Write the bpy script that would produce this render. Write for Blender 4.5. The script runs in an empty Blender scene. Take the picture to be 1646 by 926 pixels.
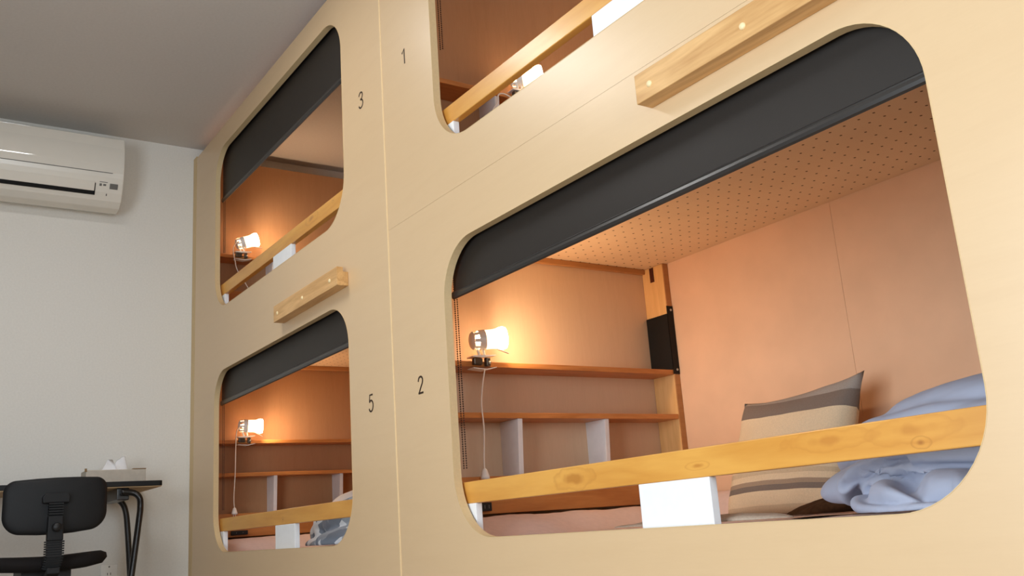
import bpy, bmesh, math, random
from mathutils import Vector, Matrix, noise

random.seed(7)
scene = bpy.context.scene
COL = scene.collection
PI = math.pi

# ------------------------------------------------------------------ camera
cam_data = bpy.data.cameras.new('camera')
cam_data.sensor_width = 36.0
cam_data.lens = 1515.889 / 1646 * 36.0
cam_data.clip_start = 0.02
cam = bpy.data.objects.new('camera', cam_data)
COL.objects.link(cam)
_r = Vector((0.5540011, 0.82960709, -0.06953311))
_u = Vector((0.24075087, -0.07969581, 0.96730946))
_f = Vector((-0.79694529, 0.55263066, 0.2438802))
_m = Matrix((_r, _u, -_f)).transposed().to_4x4()
_m.translation = Vector((2.43761, -1.25, 0.39391))
cam.matrix_world = _m
scene.camera = cam

# ------------------------------------------------------------------ light
W_RIGHT, W_FRONT, CEIL = 4.3, -2.5, 2.356
WARM = (1.0, 0.71, 0.44)
BULB, GLASS = 205.0, 18.0      # emission of the clip lamp bulbs: front face, side glass
world = bpy.data.worlds.new('world')
scene.world = world
world.use_nodes = True
world.node_tree.nodes['Background'].inputs[0].default_value = (0.75, 0.85, 1.0, 1)
world.node_tree.nodes['Background'].inputs[1].default_value = 0.3


def area(name, loc, target, sx, sy, power, color):
    d = bpy.data.lights.new(name, 'AREA')
    d.shape = 'RECTANGLE'
    d.size, d.size_y = sx, sy
    d.energy = power
    d.color = color
    o = bpy.data.objects.new(name, d)
    COL.objects.link(o)
    o.location = loc
    o.rotation_euler = (Vector(target) - Vector(loc)).to_track_quat('-Z', 'Y').to_euler()
    return o


# daylight through the window in the front wall and the one in the right wall
area('window_daylight', (1.65, W_FRONT - 0.02, 0.80), (1.65, 0, 0.80), 1.7, 1.4, 72, (0.84, 0.93, 1.0))
area('side_window_daylight', (W_RIGHT + 0.02, -0.85, 1.35), (0, -0.85, 1.35), 1.4, 1.2, 47, (0.84, 0.93, 1.0))

scene.view_settings.view_transform = 'Standard'
scene.view_settings.look = 'None'
scene.view_settings.exposure = 0.0
scene.view_settings.gamma = 1.0
scene.view_settings.use_curve_mapping = False
try:
    scene.cycles.use_denoising = True
    scene.cycles.max_bounces = 10
    scene.cycles.diffuse_bounces = 5
    scene.cycles.sample_clamp_indirect = 6.0
    scene.cycles.caustics_reflective = False
    scene.cycles.caustics_refractive = False
except Exception:
    pass


# ------------------------------------------------------------------ materials
def s2l(c):
    return tuple(((v / 255.0) / 12.92 if v <= 10 else ((v / 255.0 + 0.055) / 1.055) ** 2.4) for v in c) + (1.0,)


def new_mat(name):
    m = bpy.data.materials.new(name)
    m.use_nodes = True
    nt = m.node_tree
    return m, nt, nt.nodes['Principled BSDF']


def plain(name, rgb, rough=0.5, spec=0.5, var=0.06, scale=30.0, bump=0.0, metal=0.0):
    m, nt, b = new_mat(name)
    c = s2l(rgb)
    tc = nt.nodes.new('ShaderNodeTexCoord')
    nz = nt.nodes.new('ShaderNodeTexNoise')
    nz.inputs['Scale'].default_value = scale
    nz.inputs['Detail'].default_value = 5
    rp = nt.nodes.new('ShaderNodeValToRGB')
    rp.color_ramp.elements[0].position = 0.3
    rp.color_ramp.elements[1].position = 0.7
    rp.color_ramp.elements[0].color = tuple(v * (1 - var) for v in c[:3]) + (1,)
    rp.color_ramp.elements[1].color = tuple(min(1, v * (1 + var)) for v in c[:3]) + (1,)
    nt.links.new(tc.outputs['Object'], nz.inputs['Vector'])
    nt.links.new(nz.outputs['Fac'], rp.inputs['Fac'])
    nt.links.new(rp.outputs['Color'], b.inputs['Base Color'])
    b.inputs['Roughness'].default_value = rough
    b.inputs['Specular IOR Level'].default_value = spec
    b.inputs['Metallic'].default_value = metal
    if bump:
        bp = nt.nodes.new('ShaderNodeBump')
        bp.inputs['Strength'].default_value = bump
        bp.inputs['Distance'].default_value = 0.002
        nt.links.new(nz.outputs['Fac'], bp.inputs['Height'])
        nt.links.new(bp.outputs['Normal'], b.inputs['Normal'])
    return m


def wood(name, dark, light, axis='X', stretch=14.0, scale=2.2, rough=0.4, spec=0.4, coat=0.0, rings=2.5, dist=3.0, bump=0.05, lo=0.25, hi=0.8):
    """wood whose grain runs along one object axis"""
    m, nt, b = new_mat(name)
    tc = nt.nodes.new('ShaderNodeTexCoord')
    mp = nt.nodes.new('ShaderNodeMapping')
    k = {'X': 0, 'Y': 1, 'Z': 2}[axis]
    sc = [stretch, stretch, stretch]
    sc[k] = 1.0
    mp.inputs['Scale'].default_value = sc
    nt.links.new(tc.outputs['Object'], mp.inputs['Vector'])
    n1 = nt.nodes.new('ShaderNodeTexNoise')
    n1.inputs['Scale'].default_value = scale
    n1.inputs['Detail'].default_value = 2
    n1.inputs['Distortion'].default_value = 0.6
    nt.links.new(mp.outputs['Vector'], n1.inputs['Vector'])
    mul = nt.nodes.new('ShaderNodeMath')
    mul.operation = 'MULTIPLY'
    mul.inputs[1].default_value = rings * dist
    nt.links.new(n1.outputs['Fac'], mul.inputs[0])
    fr = nt.nodes.new('ShaderNodeMath')
    fr.operation = 'PINGPONG'
    fr.inputs[1].default_value = 0.5
    nt.links.new(mul.outputs[0], fr.inputs[0])
    n2 = nt.nodes.new('ShaderNodeTexNoise')
    n2.inputs['Scale'].default_value = scale * 9
    n2.inputs['Detail'].default_value = 6
    nt.links.new(mp.outputs['Vector'], n2.inputs['Vector'])
    ad = nt.nodes.new('ShaderNodeMath')
    ad.operation = 'MULTIPLY_ADD'
    ad.inputs[1].default_value = 0.9
    nt.links.new(fr.outputs[0], ad.inputs[0])
    m2 = nt.nodes.new('ShaderNodeMath')
    m2.operation = 'MULTIPLY'
    m2.inputs[1].default_value = 0.55
    nt.links.new(n2.outputs['Fac'], m2.inputs[0])
    nt.links.new(m2.outputs[0], ad.inputs[2])
    rp = nt.nodes.new('ShaderNodeValToRGB')
    rp.color_ramp.elements[0].position = lo
    rp.color_ramp.elements[1].position = hi
    rp.color_ramp.elements[0].color = s2l(dark)
    rp.color_ramp.elements[1].color = s2l(light)
    nt.links.new(ad.outputs[0], rp.inputs['Fac'])
    nt.links.new(rp.outputs['Color'], b.inputs['Base Color'])
    b.inputs['Roughness'].default_value = rough
    b.inputs['Specular IOR Level'].default_value = spec
    b.inputs['Coat Weight'].default_value = coat
    b.inputs['Coat Roughness'].default_value = 0.15
    if bump:
        bp = nt.nodes.new('ShaderNodeBump')
        bp.inputs['Strength'].default_value = bump
        bp.inputs['Distance'].default_value = 0.001
        nt.links.new(n2.outputs['Fac'], bp.inputs['Height'])
        nt.links.new(bp.outputs['Normal'], b.inputs['Normal'])
    return m


M = {}
M['panel'] = wood('birch_laminate', (211, 180, 139), (217, 187, 146), 'X', 9, 3.0, 0.36, 0.5, 0.4, 1.2, 1.0, 0.01, 0.1, 1.0)
M['panel'].node_tree.nodes['Principled BSDF'].inputs['Coat Roughness'].default_value = 0.32
M['panel_edge'] = plain('plywood_edge', (212, 186, 142), 0.6, 0.3, 0.03, 160)
M['joint'] = plain('lit_edge_cream', (236, 208, 162), 0.5, 0.3, 0.04, 80)  # pale tone carries the window light on the panel edge
M['rail'] = wood('varnished_pine', (206, 142, 60), (224, 166, 80), 'X', 7, 1.4, 0.34, 0.5, 0.15, 2.0, 1.8, 0.02, 0.1, 0.75)
def add_knots(m, knots):
    # pale rings around a few knots, in place on the plank
    nt = m.node_tree
    b = nt.nodes['Principled BSDF']
    src = b.inputs['Base Color'].links[0].from_socket
    tc = nt.nodes.new('ShaderNodeTexCoord')
    nz = nt.nodes.new('ShaderNodeTexNoise')
    nz.inputs['Scale'].default_value = 26
    nt.links.new(tc.outputs['Object'], nz.inputs['Vector'])
    for x, z, a, h, col in knots:
        mp = nt.nodes.new('ShaderNodeMapping')
        mp.inputs['Location'].default_value = (-x / a, 0, -z / h)
        mp.inputs['Scale'].default_value = (1 / a, 0, 1 / h)
        nt.links.new(tc.outputs['Object'], mp.inputs['Vector'])
        ln = nt.nodes.new('ShaderNodeVectorMath')
        ln.operation = 'LENGTH'
        nt.links.new(mp.outputs['Vector'], ln.inputs[0])
        ad = nt.nodes.new('ShaderNodeMath')
        ad.operation = 'MULTIPLY_ADD'
        ad.inputs[1].default_value = 1.1
        nt.links.new(nz.outputs['Fac'], ad.inputs[0])
        nt.links.new(ln.outputs['Value'], ad.inputs[2])
        rp = nt.nodes.new('ShaderNodeValToRGB')
        e = rp.color_ramp.elements
        e[0].position, e[0].color = 0.40, (0.7, 0.7, 0.7, 1)
        e[1].position, e[1].color = 0.64, (0, 0, 0, 1)
        q = e.new(0.78); q.color = (0.0, 0.0, 0.0, 1)
        q = e.new(0.93); q.color = (0.28, 0.28, 0.28, 1)
        q = e.new(0.99); q.color = (0, 0, 0, 1)
        sc = nt.nodes.new('ShaderNodeMath')
        sc.operation = 'MULTIPLY'
        sc.inputs[1].default_value = 0.62
        nt.links.new(ad.outputs[0], sc.inputs[0])
        nt.links.new(sc.outputs[0], rp.inputs['Fac'])
        mx = nt.nodes.new('ShaderNodeMixRGB')
        mx.inputs['Color2'].default_value = s2l(col)
        nt.links.new(rp.outputs['Color'], mx.inputs['Fac'])
        nt.links.new(src, mx.inputs['Color1'])
        src = mx.outputs['Color']
    nt.links.new(src, b.inputs['Base Color'])


add_knots(M['rail'], [(0.775, 0.484, 0.075, 0.024, (176, 112, 42)), (1.155, 0.478, 0.030, 0.008, (186, 118, 46)), (1.45, 0.492, 0.10, 0.018, (190, 124, 52)),
                      (1.612, 0.470, 0.018, 0.010, (140, 78, 26)), (1.60, 0.490, 0.085, 0.022, (192, 128, 54)), (-0.985, 0.474, 0.012, 0.010, (120, 66, 24)),
                      (-0.467, 1.54, 0.014, 0.010, (150, 92, 40)), (-0.66, 1.535, 0.06, 0.02, (170, 112, 56))])
M['handle'] = wood('pine_batten', (188, 140, 84), (222, 178, 120), 'X', 10, 2.2, 0.42, 0.4, 0.0, 2.0, 1.8, 0.03, 0.1, 0.8)
M['mdf'] = wood('partition_board', (166, 122, 86), (182, 138, 100), 'Z', 9, 3.5, 0.6, 0.25, 0.0, 1.0, 1.0, 0.02, 0.0, 1.0)
M['ply'] = wood('daylit_beige_plywood', (210, 180, 148), (222, 193, 161), 'Z', 9, 3.5, 0.6, 0.25, 0.0, 1.0, 1.0, 0.02, 0.0, 1.0)  # lighter than the other partitions to carry this bunk's extra daylight
M['mdf_back'] = plain('fibre_board', (224, 182, 148), 0.6, 0.25, 0.05, 7, 0.02)
M['shelf'] = wood('brown_stained_pine', (176, 108, 54), (204, 136, 76), 'Y', 9, 2.4, 0.38, 0.4, 0.0, 2.0, 1.6, 0.02, 0.1, 0.8)
M['plank'] = wood('headboard_plank', (170, 104, 52), (196, 130, 70), 'Y', 8, 2.4, 0.42, 0.4, 0.0, 1.6, 1.5, 0.02, 0.1, 0.8)
M['pine'] = wood('pale_pine', (216, 164, 100), (236, 188, 126), 'Z', 10, 2.4, 0.5, 0.35, 0.0, 1.4, 1.4, 0.03, 0.1, 0.8)
M['batten'] = wood('brown_batten', (168, 116, 68), (192, 138, 86), 'Y', 10, 2.4, 0.5, 0.35, 0.0, 1.4, 1.4, 0.03, 0.1, 0.8)
M['knot'] = plain('dark_knot', (70, 26, 10), 0.6, 0.3, 0.3, 60)
M['white_paint'] = plain('white_paint', (238, 240, 242), 0.45, 0.4, 0.02, 40)
M['bracket_paint'] = plain('bracket_white_paint', (226, 224, 224), 0.5, 0.4, 0.03, 40)
M['blind'] = plain('charcoal_blind_fabric', (38, 33, 29), 0.5, 0.4, 0.05, 400, 0.05)
M['blind_bar'] = plain('dark_metal_bar', (46, 43, 41), 0.3, 0.55, 0.03, 100)
M['chain'] = plain('brown_chain', (58, 26, 14), 0.4, 0.5, 0.1, 200)
M['wall'] = plain('white_wallpaper', (228, 226, 220), 0.85, 0.2, 0.025, 120, 0.08)
M['ceiling'] = plain('ceiling_paper', (206, 202, 198), 0.9, 0.15, 0.025, 90, 0.06)
M['wall_brown'] = plain('bounce_damping_brown', (128, 108, 88), 0.8, 0.2, 0.04, 60)  # unseen wall darkened so less light bounces onto the left panel
M['floor'] = wood('oak_floor', (146, 132, 116), (162, 148, 132), 'X', 12, 2.0, 0.5, 0.4)
M['white_plastic'] = plain('white_plastic', (236, 234, 228), 0.35, 0.5, 0.015, 40)
M['ac_plastic'] = plain('air_conditioner_plastic', (226, 222, 212), 0.22, 0.5, 0.012, 20)
M['ac_gloss'] = plain('glossy_cover_plastic', (226, 222, 212), 0.05, 1.0, 0.004, 20)
M['cream_cap'] = plain('cream_cap', (238, 216, 168), 0.35, 0.5, 0.02, 60)
M['black'] = plain('black_plastic', (22, 22, 23), 0.5, 0.4, 0.1, 200)
M['chair_black'] = plain('chair_plastic', (20, 21, 23), 0.6, 0.3, 0.08, 300, 0.1)
M['chair_fabric'] = plain('chair_fabric', (30, 27, 27), 0.9, 0.2, 0.15, 500, 0.2)
M['desk_black'] = plain('desk_black', (14, 14, 15), 0.5, 0.3, 0.05, 60)
M['desk_under'] = plain('desk_underside', (186, 158, 122), 0.7, 0.2, 0.06, 40)
M['tube_black'] = plain('black_steel', (16, 15, 15), 0.3, 0.6, 0.05, 60)
M['black_iron'] = plain('black_iron', (12, 11, 11), 0.55, 0.3, 0.2, 200)
M['screw'] = plain('screw_steel', (190, 186, 176), 0.3, 0.5, 0.05, 60, 0, 0.8)
M['digit'] = plain('dark_brown_ink', (52, 34, 22), 0.6, 0.3, 0.05, 60)
M['mattress'] = plain('mattress_cotton', (224, 204, 198), 0.9, 0.15, 0.04, 60, 0.15)
M['blanket'] = plain('brown_blanket', (74, 50, 32), 0.95, 0.1, 0.2, 120, 0.3)
M['white_cotton'] = plain('white_cotton', (232, 232, 236), 0.9, 0.15, 0.03, 40, 0.1)
M['sheet'] = plain('greige_sheet', (184, 166, 148), 0.95, 0.1, 0.12, 200, 0.3)
M['duvet'] = plain('blue_grey_duvet', (170, 177, 197), 0.9, 0.15, 0.05, 9, 0.1)
M['tissue'] = plain('tissue_paper', (236, 236, 238), 0.9, 0.1, 0.02, 60)
M['box_card'] = plain('tissue_box_card', (196, 186, 172), 0.7, 0.2, 0.06, 40)
M['box_flap'] = plain('box_flap_card', (150, 120, 86), 0.8, 0.2, 0.06, 60)
M['grey_mark'] = plain('grey_print', (110, 108, 104), 0.6, 0.3, 0.05, 60)
M['dark_slot'] = plain('dark_opening', (20, 19, 19), 0.7, 0.2, 0.1, 60)
M['grip'] = plain('grey_steel_spring', (92, 82, 70), 0.35, 0.5, 0.1, 100, 0, 0.6)
M['cord'] = plain('white_cord', (236, 226, 214), 0.5, 0.3, 0.02, 60)


def pegboard_material():
    m, nt, b = new_mat('perforated_board')
    tc = nt.nodes.new('ShaderNodeTexCoord')
    mp = nt.nodes.new('ShaderNodeMapping')
    mp.inputs['Scale'].default_value = (25, 25, 25)
    mp.inputs['Location'].default_value = (0.325, 0.125, 0)   # holes every 40 mm
    nt.links.new(tc.outputs['Object'], mp.inputs['Vector'])
    fr = nt.nodes.new('ShaderNodeVectorMath')
    fr.operation = 'FRACTION'
    nt.links.new(mp.outputs['Vector'], fr.inputs[0])
    sub = nt.nodes.new('ShaderNodeVectorMath')
    sub.operation = 'SUBTRACT'
    sub.inputs[1].default_value = (0.5, 0.5, 0)
    nt.links.new(fr.outputs[0], sub.inputs[0])
    sx = nt.nodes.new('ShaderNodeSeparateXYZ')
    nt.links.new(sub.outputs[0], sx.inputs[0])
    cb = nt.nodes.new('ShaderNodeCombineXYZ')
    nt.links.new(sx.outputs['X'], cb.inputs['X'])
    nt.links.new(sx.outputs['Y'], cb.inputs['Y'])
    ln = nt.nodes.new('ShaderNodeVectorMath')
    ln.operation = 'LENGTH'
    nt.links.new(cb.outputs[0], ln.inputs[0])
    lt = nt.nodes.new('ShaderNodeMath')
    lt.operation = 'LESS_THAN'
    lt.inputs[1].default_value = 0.082
    nt.links.new(ln.outputs['Value'], lt.inputs[0])
    nz = nt.nodes.new('ShaderNodeTexNoise')
    nz.inputs['Scale'].default_value = 6
    nt.links.new(tc.outputs['Object'], nz.inputs['Vector'])
    rp = nt.nodes.new('ShaderNodeValToRGB')
    rp.color_ramp.elements[0].color = s2l((222, 194, 158))
    rp.color_ramp.elements[1].color = s2l((234, 206, 170))
    nt.links.new(nz.outputs['Fac'], rp.inputs['Fac'])
    mx = nt.nodes.new('ShaderNodeMixRGB')
    mx.inputs['Color2'].default_value = s2l((84, 54, 28))
    nt.links.new(lt.outputs[0], mx.inputs['Fac'])
    nt.links.new(rp.outputs['Color'], mx.inputs['Color1'])
    nt.links.new(mx.outputs['Color'], b.inputs['Base Color'])
    b.inputs['Roughness'].default_value = 0.6
    b.inputs['Specular IOR Level'].default_value = 0.25
    return m


def stripe_material():
    m, nt, b = new_mat('striped_cotton')
    tc = nt.nodes.new('ShaderNodeTexCoord')
    sx = nt.nodes.new('ShaderNodeSeparateXYZ')
    nt.links.new(tc.outputs['UV'], sx.inputs[0])
    rp = nt.nodes.new('ShaderNodeValToRGB')
    rp.color_ramp.interpolation = 'CONSTANT'
    grey, cream, dark, brown, beige = (172, 164, 156), (236, 214, 180), (136, 122, 112), (174, 152, 130), (216, 194, 162)
    stops = [(0.0, beige), (0.04, cream), (0.135, dark), (0.175, brown), (0.205, cream), (0.25, beige), (0.285, cream), (0.345, dark),
             (0.40, cream), (0.73, dark), (0.86, grey)]
    e = rp.color_ramp.elements
    e[0].position, e[0].color = 0.0, s2l(stops[0][1])
    e[1].position, e[1].color = stops[1][0], s2l(stops[1][1])
    for p, c in stops[2:]:
        q = e.new(p)
        q.color = s2l(c)
    nz = nt.nodes.new('ShaderNodeTexNoise')
    nz.inputs['Scale'].default_value = 300
    nt.links.new(tc.outputs['Object'], nz.inputs['Vector'])
    nt.links.new(sx.outputs['Y'], rp.inputs['Fac'])
    mx = nt.nodes.new('ShaderNodeMixRGB')
    mx.blend_type = 'MULTIPLY'
    mx.inputs['Fac'].default_value = 0.25
    nt.links.new(rp.outputs['Color'], mx.inputs['Color1'])
    nt.links.new(nz.outputs['Fac'], mx.inputs['Color2'])
    nt.links.new(mx.outputs['Color'], b.inputs['Base Color'])
    b.inputs['Roughness'].default_value = 0.9
    b.inputs['Specular IOR Level'].default_value = 0.15
    return m


def patch_material():
    m, nt, b = new_mat('patterned_duvet_cotton')
    tc = nt.nodes.new('ShaderNodeTexCoord')
    nz = nt.nodes.new('ShaderNodeTexVoronoi')
    nz.inputs['Scale'].default_value = 22
    nt.links.new(tc.outputs['Object'], nz.inputs['Vector'])
    rp = nt.nodes.new('ShaderNodeValToRGB')
    rp.color_ramp.interpolation = 'CONSTANT'
    e = rp.color_ramp.elements
    e[0].color = s2l((128, 138, 152))
    e[1].position, e[1].color = 0.45, s2l((162, 172, 184))
    q = e.new(0.75)
    q.color = s2l((226, 232, 238))
    sx = nt.nodes.new('ShaderNodeSeparateColor')
    nt.links.new(nz.outputs['Color'], sx.inputs[0])
    nt.links.new(sx.outputs[0], rp.inputs['Fac'])
    nt.links.new(rp.outputs['Color'], b.inputs['Base Color'])
    b.inputs['Roughness'].default_value = 0.9
    return m


def emit(name, color, strength):
    m, nt, b = new_mat(name)
    b.inputs['Base Color'].default_value = (*color, 1)
    b.inputs['Emission Color'].default_value = (*color, 1)
    b.inputs['Emission Strength'].default_value = strength
    return m


def shade_material():
    m, nt, b = new_mat('frosted_lamp_shade')
    out = nt.nodes['Material Output']
    b.inputs['Base Color'].default_value = (0.9, 0.88, 0.84, 1)
    b.inputs['Roughness'].default_value = 0.35
    tr = nt.nodes.new('ShaderNodeBsdfTranslucent')
    tr.inputs['Color'].default_value = (0.95, 0.9, 0.82, 1)
    tp = nt.nodes.new('ShaderNodeBsdfTransparent')
    tp.inputs['Color'].default_value = (1, 0.97, 0.92, 1)
    m1 = nt.nodes.new('ShaderNodeMixShader')
    m1.inputs[0].default_value = 0.6
    m2 = nt.nodes.new('ShaderNodeMixShader')
    m2.inputs[0].default_value = 0.35
    nt.links.new(b.outputs[0], m1.inputs[1])
    nt.links.new(tr.outputs[0], m1.inputs[2])
    nt.links.new(m1.outputs[0], m2.inputs[1])
    nt.links.new(tp.outputs[0], m2.inputs[2])
    nt.links.new(m2.outputs[0], out.inputs['Surface'])
    return m


M['peg'] = pegboard_material()
M['stripe'] = stripe_material()
M['patch'] = patch_material()
M['bulb'] = emit('lit_bulb_face', WARM, BULB)
M['glass'] = emit('lit_bulb_glass', WARM, GLASS)
M['shade'] = shade_material()
M['tube_light'] = emit('lit_diffuser', (1.0, 0.98, 0.96), 18.0)


# ------------------------------------------------------------------ mesh helpers
def obj(name, bm, mat, parent=None, smooth=False, bevel=0.0):
    me = bpy.data.meshes.new(name)
    bmesh.ops.recalc_face_normals(bm, faces=bm.faces)
    if smooth:
        for f in bm.faces:
            f.smooth = True
    bm.to_mesh(me)
    bm.free()
    for mm in (mat if isinstance(mat, (list, tuple)) else [mat]):
        me.materials.append(mm)
    o = bpy.data.objects.new(name, me)
    COL.objects.link(o)
    if parent is not None:
        o.parent = parent
    if bevel:
        md = o.modifiers.new('edge_bevel', 'BEVEL')
        md.width = bevel
        md.segments = 2
        md.limit_method = 'ANGLE'
    return o


def bx(bm, x0, x1, y0, y1, z0, z1):
    vs = [bm.verts.new((x, y, z)) for x in (x0, x1) for y in (y0, y1) for z in (z0, z1)]
    for q in ((0, 1, 3, 2), (4, 6, 7, 5), (0, 4, 5, 1), (2, 3, 7, 6), (0, 2, 6, 4), (1, 5, 7, 3)):
        bm.faces.new([vs[i] for i in q])
    return vs


def box(name, x0, x1, y0, y1, z0, z1, mat, parent=None, bevel=0.0):
    bm = bmesh.new()
    bx(bm, x0, x1, y0, y1, z0, z1)
    return obj(name, bm, mat, parent, bevel=bevel)


def prism(bm, pts, axis, a, b):
    """pts: outline in the two other axes (cyclic order), extruded along axis from a to b"""
    def mk(p, t):
        return {'x': (t, p[0], p[1]), 'y': (p[0], t, p[1]), 'z': (p[0], p[1], t)}[axis]
    A = [bm.verts.new(mk(p, a)) for p in pts]
    B = [bm.verts.new(mk(p, b)) for p in pts]
    n = len(pts)
    bm.faces.new(A)
    bm.faces.new(B[::-1])
    for i in range(n):
        bm.faces.new((A[i], B[i], B[(i + 1) % n], A[(i + 1) % n]))


def tube(bm, path, r, seg=10, caps=True, closed=False):
    path = [Vector(p) for p in path]
    n = len(path)
    rs = r if isinstance(r, (list, tuple)) else [r] * n
    rings = []
    up = None
    for i, p in enumerate(path):
        a = path[max(i - 1, 0)]
        b = path[min(i + 1, n - 1)]
        t = (b - a).normalized()
        if up is None:
            up = Vector((0, 0, 1)) if abs(t.z) < 0.9 else Vector((1, 0, 0))
        s = t.cross(up).normalized()
        up = s.cross(t).normalized()
        rings.append([bm.verts.new(p + (s * math.cos(k * 2 * PI / seg) + up * math.sin(k * 2 * PI / seg)) * rs[i]) for k in range(seg)])
    for i in range(n - 1):
        for k in range(seg):
            bm.faces.new((rings[i][k], rings[i][(k + 1) % seg], rings[i + 1][(k + 1) % seg], rings[i + 1][k]))
    if caps:
        bm.faces.new(rings[0][::-1])
        bm.faces.new(rings[-1])


def lathe(bm, prof, mat=Matrix(), seg=24, caps=False):
    """prof: (radius, height) along local z"""
    rings = [[bm.verts.new(mat @ Vector((r * math.cos(k * 2 * PI / seg), r * math.sin(k * 2 * PI / seg), h))) for k in range(seg)] for r, h in prof]
    for i in range(len(rings) - 1):
        for k in range(seg):
            bm.faces.new((rings[i][k], rings[i][(k + 1) % seg], rings[i + 1][(k + 1) % seg], rings[i + 1][k]))
    if caps:
        bm.faces.new(rings[0][::-1])
        bm.faces.new(rings[-1])


def smooth_path(pts, n=8):
    pts = [Vector(p) for p in pts]
    out = []
    for i in range(len(pts) - 1):
        p0, p1, p2, p3 = pts[max(i - 1, 0)], pts[i], pts[i + 1], pts[min(i + 2, len(pts) - 1)]
        for k in range(n):
            t = k / n
            out.append(0.5 * ((2 * p1) + (p2 - p0) * t + (2 * p0 - 5 * p1 + 4 * p2 - p3) * t * t + (3 * p1 - p0 - 3 * p2 + p3) * t ** 3))
    out.append(pts[-1])
    return out


def rrect(x0, x1, z0, z1, r, n=10):
    """rounded rectangle outline; r is (bottom, top)"""
    rb, rt = r if isinstance(r, (list, tuple)) else (r, r)
    out = []
    for cx, cz, a0, rr in ((x1 - rb, z0 + rb, -90, rb), (x1 - rt, z1 - rt, 0, rt), (x0 + rt, z1 - rt, 90, rt), (x0 + rb, z0 + rb, 180, rb)):
        for k in range(n + 1):
            a = math.radians(a0 + 90 * k / n)
            out.append((cx + rr * math.cos(a), cz + rr * math.sin(a)))
    return out


def thing(name, label, cat, loc=(0, 0, 0), rotz=0.0, group=None):
    o = bpy.data.objects.new(name, None)
    COL.objects.link(o)
    o.location = loc
    o.rotation_euler = (0, 0, rotz)
    o.empty_display_size = 0.05
    tag(o, label, cat, group)
    return o


def tag(o, label, cat, group=None):
    o['label'] = label
    o['category'] = cat
    if group:
        o['group'] = group
    return o


def struct(o):
    o['kind'] = 'structure'
    return o


def child_world(o, parent):
    """parent without moving (parents only have location and z rotation)"""
    o.parent = parent
    m = Matrix.Translation(parent.location) @ parent.rotation_euler.to_matrix().to_4x4()
    o.matrix_parent_inverse = m.inverted()
    return o


def sub(child, parent):
    # one level deeper: both meshes already sit at their place in the room
    child.parent = parent
    child.matrix_parent_inverse = Matrix()


def by_name(kids, word):
    return [k for k in kids if k.name.split('.')[0] == word]


# ------------------------------------------------------------------ the room
PITCH = 2.0444           # distance from one bunk to the next along the panel
DZ = 1.0495              # upper bunk above lower bunk
TOP = 2.285              # top of the panels and of the partitions
PT = 0.022               # panel thickness
WX = -2.10
struct(box('floor', WX - 0.1, W_RIGHT + 0.1, W_FRONT - 0.1, 1.2, -0.1, 0.0, M['floor']))
struct(box('ceiling', WX - 0.1, W_RIGHT + 0.1, W_FRONT - 0.1, 1.2, CEIL, CEIL + 0.1, M['ceiling']))
struct(box('wall_left', WX - 0.1, WX, W_FRONT - 0.1, 1.2, 0, CEIL, M['wall']))
struct(box('wall_back', WX, W_RIGHT, 1.05, 1.2, 0, CEIL, M['wall']))


def wall_with_hole(name, axis, pos, thick, a0, a1, h, mat=None):
    bm = bmesh.new()
    u0, u1, v0, v1 = h

    def b(u_0, u_1, z0, z1):
        if axis == 'y':
            bx(bm, u_0, u_1, pos, pos + thick, z0, z1)
        else:
            bx(bm, pos, pos + thick, u_0, u_1, z0, z1)
    b(a0, u0, 0, CEIL)
    b(u1, a1, 0, CEIL)
    b(u0, u1, 0, v0)
    b(u0, u1, v1, CEIL)
    return struct(obj(name, bm, mat or M['wall']))


wall_with_hole('wall_front', 'y', W_FRONT, -0.1, WX, W_RIGHT, (0.75, 2.55, 0.05, 1.55), M['wall_brown'])
wall_with_hole('wall_right', 'x', W_RIGHT, 0.1, W_FRONT, 1.05, (-1.6, -0.1, 0.7, 2.0))


def window(n, axis, pos, u0, u1, v0, v1):
    bm = bmesh.new()

    def b(a0, a1, z0, z1):
        if axis == 'y':
            bx(bm, a0, a1, pos - 0.05, pos - 0.0, z0, z1)
        else:
            bx(bm, pos, pos + 0.05, a0, a1, z0, z1)
    w = 0.05
    b(u0, u1, v0, v0 + w)
    b(u0, u1, v1 - w, v1)
    b(u0, u0 + w, v0 + w, v1 - w)
    b(u1 - w, u1, v0 + w, v1 - w)
    mid = (u0 + u1) / 2
    b(mid - w / 2, mid + w / 2, v0 + w, v1 - w)
    struct(obj('window_%d' % n, bm, M['white_paint']))


window(1, 'y', W_FRONT, 0.75, 2.55, 0.05, 1.55)
window(2, 'x', W_RIGHT, -1.6, -0.1, 0.7, 2.0)
struct(box('trim_1', WX + 0.002, -PITCH - 0.003, -0.001, 0.03, 0.0, TOP + 0.01, M['panel_edge']))

# ------------------------------------------------------------------ bunk front panels
OX0, OX1 = 0.3132, 1.7424     # opening, right bunk
OZ0, OZ1 = 0.370, 1.1375
RAD = (0.165, 0.145)
UP = 1.0495


def opening(dx, dz):
    return rrect(OX0 + dx, OX1 + dx, OZ0 + dz, OZ1 + dz, RAD, 14)


def panel(name, x0, x1, z0, z1, holes):
    bm = bmesh.new()
    loops = [[(x0, z0), (x1, z0), (x1, z1), (x0, z1)]] + holes
    edges = []
    for lp in loops:
        vs = [bm.verts.new((p[0], 0.0, p[1])) for p in lp]
        for i in range(len(vs)):
            edges.append(bm.edges.new((vs[i], vs[(i + 1) % len(vs)])))
    bmesh.ops.triangle_fill(bm, edges=edges, use_beauty=True)
    ret = bmesh.ops.extrude_face_region(bm, geom=list(bm.faces))
    for v in [g for g in ret['geom'] if isinstance(g, bmesh.types.BMVert)]:
        v.co.y += PT
    return obj(name, bm, M['panel'])


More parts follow.
